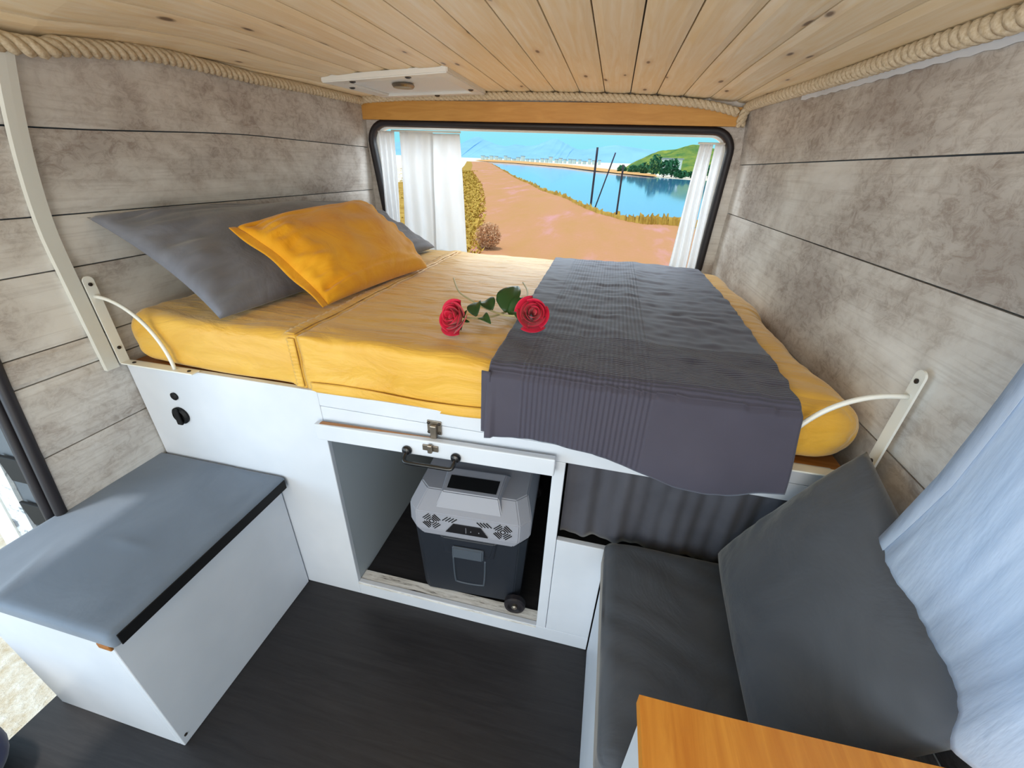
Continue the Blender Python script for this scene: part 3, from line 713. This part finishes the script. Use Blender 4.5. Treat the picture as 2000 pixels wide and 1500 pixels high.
# ------------------------------------------------------------------ storage bench
bn = thing('storage_bench', (-1.05, -.24, 0), 'white painted storage bench box beside the open side door', 'bench')
box('side_panel', (-.868, -.853), (-.474, -.004), (0, .428), 'white', bn, .002); box('end_panel', (-1.25, -.868), (-.474, -.459), (0, .428), 'white', bn, .002)
box('side_panel', (-1.25, -1.235), (-.459, -.004), (0, .428), 'white', bn, .002); box('lid_board', (-1.25, -.853), (-.474, -.004), (.428, .440), 'white', bn, .002)
lathe('screw', [(.004, 0), (.004, .002), (.002, .003)], 'screw', bn, 10, Matrix.Translation((-.853, -.462, .03)) @ Matrix.Rotation(PI/2, 4, 'Y'))
box('torn_edge', (-.885, -.852), (-.478, -.472), (.418, .434), 'raw_wood', bn, .002)
bc = thing('bench_cushion', (-1.05, -.24, .44), 'slate grey padded cushion with shaded edge coloured dark on the bench', 'cushion')
def bw(p):
    q = p.copy()
    if p.z > .47: q.z += .002*nz(p.x*7, p.y*7, 2)+.004*math.exp(-((p.x+1.16+.3*(p.y+.35))/.012)**2)*sm(-.30, -.42, p.y)+.003*math.exp(-(((p.x+1.0)/.05)**2+((p.y+.30)/.012)**2))
    return q
vs, fs = rbox_vf(-1.275, -.822, -.482, -.003, .4405, .482, lambda p: .012, 60, 60, 6, bw); mesh('padding', vs, fs, 'bench_fabric', bc, True)
box('shaded_edge', (-.8225, -.8195), (-.470, -.012), (.4445, .474), 'black', bc, .001)  # black strip paints in the shade on the cushion side facing away from the door

# ------------------------------------------------------------------ seat on the right
sb = thing('seat_box', (.33, -.2, 0), 'white seat base under the charcoal seat cushion', 'bench')
box('side_panel', (.110, .125), (-.455, -.002), (0, .385), 'white', sb); box('top_board', (.110, .555), (-.455, -.002), (.385, .398), 'white', sb)
def sw(p):
    q = p.copy()
    if p.z > .48: q.z += .003*nz(p.x*6, p.y*6, 2)+.005*nz(p.x*5+p.y*3, p.y*22+p.x*8, 5)-.006*sm(.18, .098, p.x)
    return q
vs, fs = rbox_vf(.096, .552, -.452, .000, .3985, .498, lambda p: .026, 50, 50, 10, sw)
tag(mesh('seat_cushion', vs, fs, 'seat_fabric', None, True), 'flat charcoal seat cushion on the white seat base', 'cushion')
bcu = pillow('back_cushion', [(.330, -.440, .520), (.352, -.008, .520), (.512, -.030, .868), (.508, -.425, .775)], .060, .025, 'seat_fabric', None, 56, .015, .004, 21, -1)
tag(bcu, 'large charcoal back cushion leaning against the wall above the seat', 'cushion')

# wooden table / cabinet near the camera
tb = thing('cabinet', (.34, -.7, 0), 'white cabinet with varnished wooden top beside the seat', 'cabinet')
box('body', (.124, .55), (-1.0, -.462), (0, .700), 'white', tb)
vs = []; 
def ttop(u, v): return (.117+u*.440, -.456+.012*math.sin(u*PI*.5)*u-v*.56, .722)
slab('wooden_top', 16, 6, ttop, (0, 0, -.021), 'table', tb)

# ------------------------------------------------------------------ big curtain on the right
def bigc(u, v):
    # u along wall towards the camera, v down
    y0 = lerp_t([(0, -.262), (.45, -.235), (.75, -.225), (1, -.198)], v); y = y0-u*.60
    zb = lerp_t([(0, .812), (.06, .806), (.23, .790), (.36, .797), (.385, .795), (.42, .762), (.46, .775), (.52, .815), (1, .83)], u)
    z = 1.44+(zb-1.44)*v
    fold = .006*math.sin(u*9+.5)+.005*math.sin(u*24+2*v)+.006*nz(u*9, v*3, 3)+.003*nz(u*40, v*2, 4)
    fold -= .016*sm(.34, .42, u)*sm(.60, .42, u)*sm(.2, 1, v)
    return (.462+fold*(.35+.65*v), y, z)
bg_ = thing('window_curtain', (.49, -.45, .75), 'pale translucent linen curtain hanging over the side window by the seat', 'curtain')
grid('cloth', 110, 70, bigc, 'curtain_big', bg_, True, .0012)
grid('side_hem', 2, 50, lambda u, v: (lambda p: (p[0]-.0022, p[1], p[2]))(bigc(u*.035, v)), 'curtain_big', bg_, True, .001)
tube('curtain_rail', [(.488, -.19, 1.445), (.488, -.85, 1.445)], .005, 'white_metal', bg_, 8)
w2 = bpy.data.objects.new('window_2', None); COL.objects.link(w2); w2.location = (.57, -.6, .86); struct(w2)
box('window_frame', (.562, .59), (-1.20, -.26), (.857, .885), 'rubber', w2); box('window_frame', (.562, .59), (-.285, -.26), (.885, 1.43), 'rubber', w2); box('window_frame', (.562, .59), (-1.2, -1.175), (.885, 1.43), 'rubber', w2)
box('pane', (.574, .578), (-1.175, -.285), (.885, 1.43), 'glass', w2, 0)

# ------------------------------------------------------------------ rear window curtains
def hang(name, x0, x1, xb0, xb1, y, zt, zb, folds, amp, label, m='sheer', grp=None, rod=None):
    o = thing(name, ((x0+x1)/2, y, zb), label, 'curtain')
    def fn(u, v):
        a = x0+(x1-x0)*u; b_ = xb0+(xb1-xb0)*u; x = a+(b_-a)*v
        return (x, y+amp*math.sin(u*folds*2*PI+.6*math.sin(v*5))*(.6+.4*v)+.003*nz(x*20, v*6, 2), zt+(zb-zt)*v+.006*math.sin(u*9)*v)
    grid('cloth', 80, 40, fn, m, o, True, .001)
    if rod: tube('curtain_rod', [(rod[0], y, zt+.004), (rod[1], y, zt+.004)], .004, 'white_metal', o, 8)
    return o
hang('rear_curtain', -1.085, -.908, -1.100, -.922, 1.435, 1.436, .865, 2.5, .010, 'white sheer curtain panel hanging right behind the pillows in the rear window', rod=(-1.13, -.765))
hang('rear_curtain', -.922, -.775, -.936, -.745, 1.452, 1.434, .865, 2, .008, 'white sheer curtain panel beside the outdoor view of the dirt track')
hang('rear_curtain', -1.215, -1.125, -1.215, -1.135, 1.455, 1.44, .86, 3, .010, 'narrow white bunched curtain between the rear window seal and the sheer panels')
hang('rear_curtain', .338, .392, .315, .400, 1.435, 1.418, .87, 2.5, .009, 'white gathered curtain at the rear window above the grey blanket', rod=(.33, .44))
hang('rear_curtain', .405, .440, .405, .445, 1.452, 1.42, .87, 1.5, .006, 'thin white curtain strip between the gathered curtain and the rear window seal')

# ------------------------------------------------------------------ side door opening (left)
dr = bpy.data.objects.new('door_1', None); COL.objects.link(dr); dr.location = (-1.3, -.3, 0); struct(dr)
edge = [(XL(0, z)-.006, y_front(z)-.010, z) for z in [.20+i*.04 for i in range(30)]]
tube('rubber_seal', edge, .012, 'rubber', dr, 10)
edge2 = [(-1.292, y-.006, z) for x, y, z in edge]; tube('rubber_seal', edge2, .012, 'rubber', dr, 10)
slab('door_jamb', 20, 2, lambda u, v: (-1.300-.100*v, y_front(.15+u*1.2)-.012+.008*v, .15+u*1.2), (0, .02, 0), 'jamb', dr)
slab('door_jamb_paint', 20, 2, lambda u, v: (-1.400-.055*v, y_front(.15+u*1.2)-.012-.004*v, .15+u*1.2), (0, .03, 0), 'chipped', dr)
slab('door_pillar', 20, 2, lambda u, v: (-1.455-.075*v, y_front(.15+u*1.2)-.020, .15+u*1.2), (0, .04, 0), 'white_metal', dr)
for z in (.46, .60): box('jamb_gap', (-1.385, -1.315), (y_front(z)-.016, y_front(z)-.008), (z-.045, z+.035), 'black', dr, .002)

# navy upholstered thing by the door step
vs, fs = rbox_vf(-1.50, -1.16, -1.10, -.565, .0, .30, lambda p: .09, 16, 18, 12, lambda p: p)
tag(mesh('seat_pad', vs, fs, 'navy', None, True), 'rounded navy blue upholstered pad at the open door step', 'seat')

# ------------------------------------------------------------------ outdoors
SL = .018
def gz(y): return -.55+(SL*y if y > 0 else 0)
def ground_poly(name, pts, lift, m):
    return mesh(name, [(x, y, gz(y)+lift) for x, y in pts], [tuple(range(len(pts)))], m)
gv = [(x, y, gz(y)-.02) for y in (-40, 0, 600, 1400) for x in (-500, 500)]
struct(mesh('ground', gv, [(0, 1, 3, 2), (2, 3, 5, 4), (4, 5, 7, 6)], 'gravel'))
shore = [(-58, 200), (-40, 144), (-12.3, 53), (-7.2, 37.5), (-4.75, 29.5), (-2.8, 24.8), (-1.0, 19.0), (.24, 16.4), (1.05, 15.3), (1.75, 15.4), (2.43, 15.3), (5, 14.6), (12, 14)]
wat = [(x, y) for x, y in shore]+[(60, 30), (60, 60), (9.6, 64.4), (-.5, 78), (-6, 100), (-15, 129), (-41, 180)]
water = mesh('pond', [(x, y, gz(y)+.03) for x, y in wat], [tuple(range(len(wat)))], 'water'); struct(water)
trk_r = [(x, y) for x, y in shore[:-2]]; trk_l = [(-62, 190), (-35, 108), (-20.3, 61.5), (-10.3, 32.8), (-6.6, 21), (-4.7, 14.6), (-3.6, 10.5), (-2.95, 8.2), (-2.6, 5), (-2.3, 1.8)]
tp_ = [(-61, 202)]+trk_r+[(4, 12), (5, 1.8)]+trk_l[::-1]
struct(ground_poly('dirt_track', tp_, .005, 'track'))
vg = [(-64, 190), (-37, 108), (-22, 61.5), (-16, 32.8), (-16, 1.8)]+trk_l[::-1]
struct(ground_poly('grass_verge', vg, .002, 'drygrass'))
def ridge(name, P, hs, depth, m, label=None, cat=None, dz=0):
    vs, fs = [], []; n = len(P)
    for (x, y), hh in zip(P, hs):
        g0 = gz(y)+dz; vs += [(x, y-depth, g0), (x, y-depth*.45, g0+hh*.7), (x, y, g0+hh), (x, y+depth, g0)]
    for i in range(n-1):
        for k in range(3): fs.append((i*4+k, i*4+k+1, i*4+5+k, i*4+4+k))
    o = mesh(name, vs, fs, m, None, False)
    return tag(o, label, cat) if label else struct(o)
# bank along the near shore
bp = spline([(x, y, 0) for x, y in shore[1:]], 240); rb = random.Random(4)
ridge('shore_bank', [(p.x+rb.uniform(-.06, .06), p.y+rb.uniform(-.08, .08)) for p in bp], [.10+.16*rb.random()**2+(.10 if p.x > 1 else 0) for p in bp], .35, 'drygrass')
ridge('far_shore', [(-72, 235), (-60, 214), (-41, 190), (-15, 138), (-6, 108), (0, 90), (6, 78)], [.5, .9, .9, .7, .6, .5, .3], 8, 'far_sand')
# mountains
def mountain(name, prof, y, label, depth):
    P = spline([(x*y, z*y, 0) for x, z in prof], 90); rr = random.Random(int(y))
    vs, fs = [], []; n = len(P)
    for p in P:
        hgt = p.y+1.3+rr.uniform(-.6, .6); g0 = gz(y)-6
        vs += [(p.x, y-depth, g0), (p.x+rr.uniform(-4, 4), y-depth*.4, g0+(hgt-g0)*.62), (p.x, y, hgt), (p.x, y+depth, g0)]
    for i in range(n-1):
        for k in range(3): fs.append((i*4+k, i*4+k+1, i*4+5+k, i*4+4+k))
    return tag(mesh(name, vs, fs, 'mountain', None, False), label, 'mountain')
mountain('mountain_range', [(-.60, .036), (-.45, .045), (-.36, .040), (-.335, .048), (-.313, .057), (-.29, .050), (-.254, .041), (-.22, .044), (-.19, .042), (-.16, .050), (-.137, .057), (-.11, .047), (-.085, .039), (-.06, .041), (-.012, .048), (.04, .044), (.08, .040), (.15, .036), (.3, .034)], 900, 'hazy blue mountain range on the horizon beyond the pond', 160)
# green hill and trees on the right shore
def hillf(u, v):
    a = u*2*PI; r = v; x = 17+26*r*math.cos(a)*.62; y = 120+24*r*math.sin(a); hgt = 5.6*(1-r*r)*(1+.25*nz(x*.2, y*.2))
    return (x, y, gz(y)+hgt-.1)
tag(grid('hill', 40, 14, hillf, 'hill', None, True), 'small green hill rising behind the pale house across the pond', 'hill')
def leaf_ball(name, c, rx, rz, n, s, m, parent, seed):
    rr = random.Random(seed); vs, fs = [], []
    for i in range(n):
        d = Vector((rr.gauss(0, 1), rr.gauss(0, 1), rr.gauss(0, 1))).normalized()*(.55+.45*rr.random())
        p = Vector(c)+Vector((d.x*rx, d.y*rx, d.z*rz)); a = Vector((rr.uniform(-1, 1), rr.uniform(-1, 1), rr.uniform(-1, 1)))*s; b_ = Vector((rr.uniform(-1, 1), rr.uniform(-1, 1), rr.uniform(-1, 1)))*s
        k = len(vs); vs += [p-a, p+b_, p+a, p-b_]; fs.append((k, k+1, k+2, k+3))
    o = mesh(name, vs, fs, m, parent); return o
tr = [(.8, 86, .9, .9), (2.8, 83.5, 1.0, 1.0), (4.4, 80, 1.0, 1.3), (5.9, 77, 1.0, 2.2), (7.2, 74, 1.0, 1.6), (8.6, 76, 1.0, 1.8), (9.4, 71.5, 1.0, .7), (11.6, 73, 1.1, .7), (13.4, 69, 1.0, 1.6)]
for i, (x, y, r_, hh) in enumerate(tr):
    tt = thing('shore_tree', (x, y, gz(y)), 'dark green bushy tree on the far bank of the pond', 'tree', 'trees on the far bank')
    leaf_ball('foliage', (x, y, gz(y)+hh*.75), r_, hh*.7, 260, .22, 'tree', tt, i); tube('trunk', [(x, y, gz(y)-.1), (x, y, gz(y)+hh*.7)], .08, 'post', tt, 6)
hs = thing('house', (9.8, 90, gz(90)), 'pale flat roofed house among trees across the pond', 'house')
g0 = gz(90); box('wall', (8.3, 11.6), (90, 94), (g0, g0+2.6), 'house', hs, .02); box('roof', (8.1, 11.8), (89.8, 94.2), (g0+2.6, g0+2.8), 'house_roof', hs, .02)
for x in (8.9, 10.2): box('window', (x, x+.5), (89.96, 90.02), (g0+1.2, g0+1.9), 'house_window', hs, .01)
# poles by the water
for lab, p0, dr_, L, r_ in (('straight dark pole standing on the near bank, tallest of three', (-.93, 19.1), (-.0, .05, 1), 2.42, .045),
                     ('thin dark pole leaning over the water between two upright poles', (-.76, 19.15), (.265, .05, 1), 2.25, .028),
                     ('straight dark pole standing on the bank nearest the gathered curtain', (.20, 16.4), (.0, .02, 1), 1.83, .034)):
    bz = gz(p0[1]); d = Vector(dr_); tag(tube('pole', [Vector((p0[0], p0[1], bz-.05))+d*L*k/8 for k in range(9)], r_, 'post', None, 8), lab, 'pole')
# far low houses
rr = random.Random(12)
for i in range(26):
    f = i/25; y = 330-60*f; x = (-.30+.26*f)*y+rr.uniform(-.4, .4); w_ = rr.uniform(1.4, 2.1); hh = rr.uniform(1.2, 3.2); g0 = gz(y)
    q = thing('far_building', (x, y, g0), 'small pale building in the distant row below the mountains', 'building', 'distant row of buildings')
    box('wall', (x-w_/2, x+w_/2), (y, y+4), (g0-.5, g0+hh), 'house', q, 0); box('roof', (x-w_/2-.2, x+w_/2+.2), (y-.2, y+4.2), (g0+hh, g0+hh+.3), 'house_roof', q, 0)
# bush and verge plants
bs = thing('bush', (-2.68, 8.7, gz(8.7)), 'round pinkish dry bush at the edge of the dirt track', 'bush')
leaf_ball('foliage', (-2.68, 8.7, gz(8.7)+.29), .30, .29, 2200, .022, 'bush', bs, 3); tube('stem', [(-2.68, 8.7, gz(8.7)-.05), (-2.68, 8.7, gz(8.7)+.3)], .03, 'post', bs, 6)
vs, fs = [], []; rr = random.Random(5)
for i in range(7000):
    y = 4+rr.random()**1.8*60; xl = lerp_t([(1.8, -2.3), (5, -2.6), (8.2, -2.95), (10.5, -3.6), (14.6, -4.7), (21, -6.6), (32.8, -10.3), (61.5, -20.3)], y)
    x = xl+.25-abs(rr.gauss(0, 1))*(.5+.06*y); z = gz(y); s = .02+.0025*y; hh = rr.uniform(.03, .11); a = rr.uniform(0, PI)
    k = len(vs); dx, dy = math.cos(a)*s, math.sin(a)*s; vs += [(x-dx, y-dy, z), (x+dx, y+dy, z), (x+rr.uniform(-.1, .1), y+rr.uniform(-.1, .1), z+hh)]; fs.append((k, k+1, k+2))
vo = mesh('verge_grass', vs, fs, 'plant'); tag(vo, 'tall dry yellow grass growing along the dirt track verge', 'grass'); vo['kind'] = 'stuff'
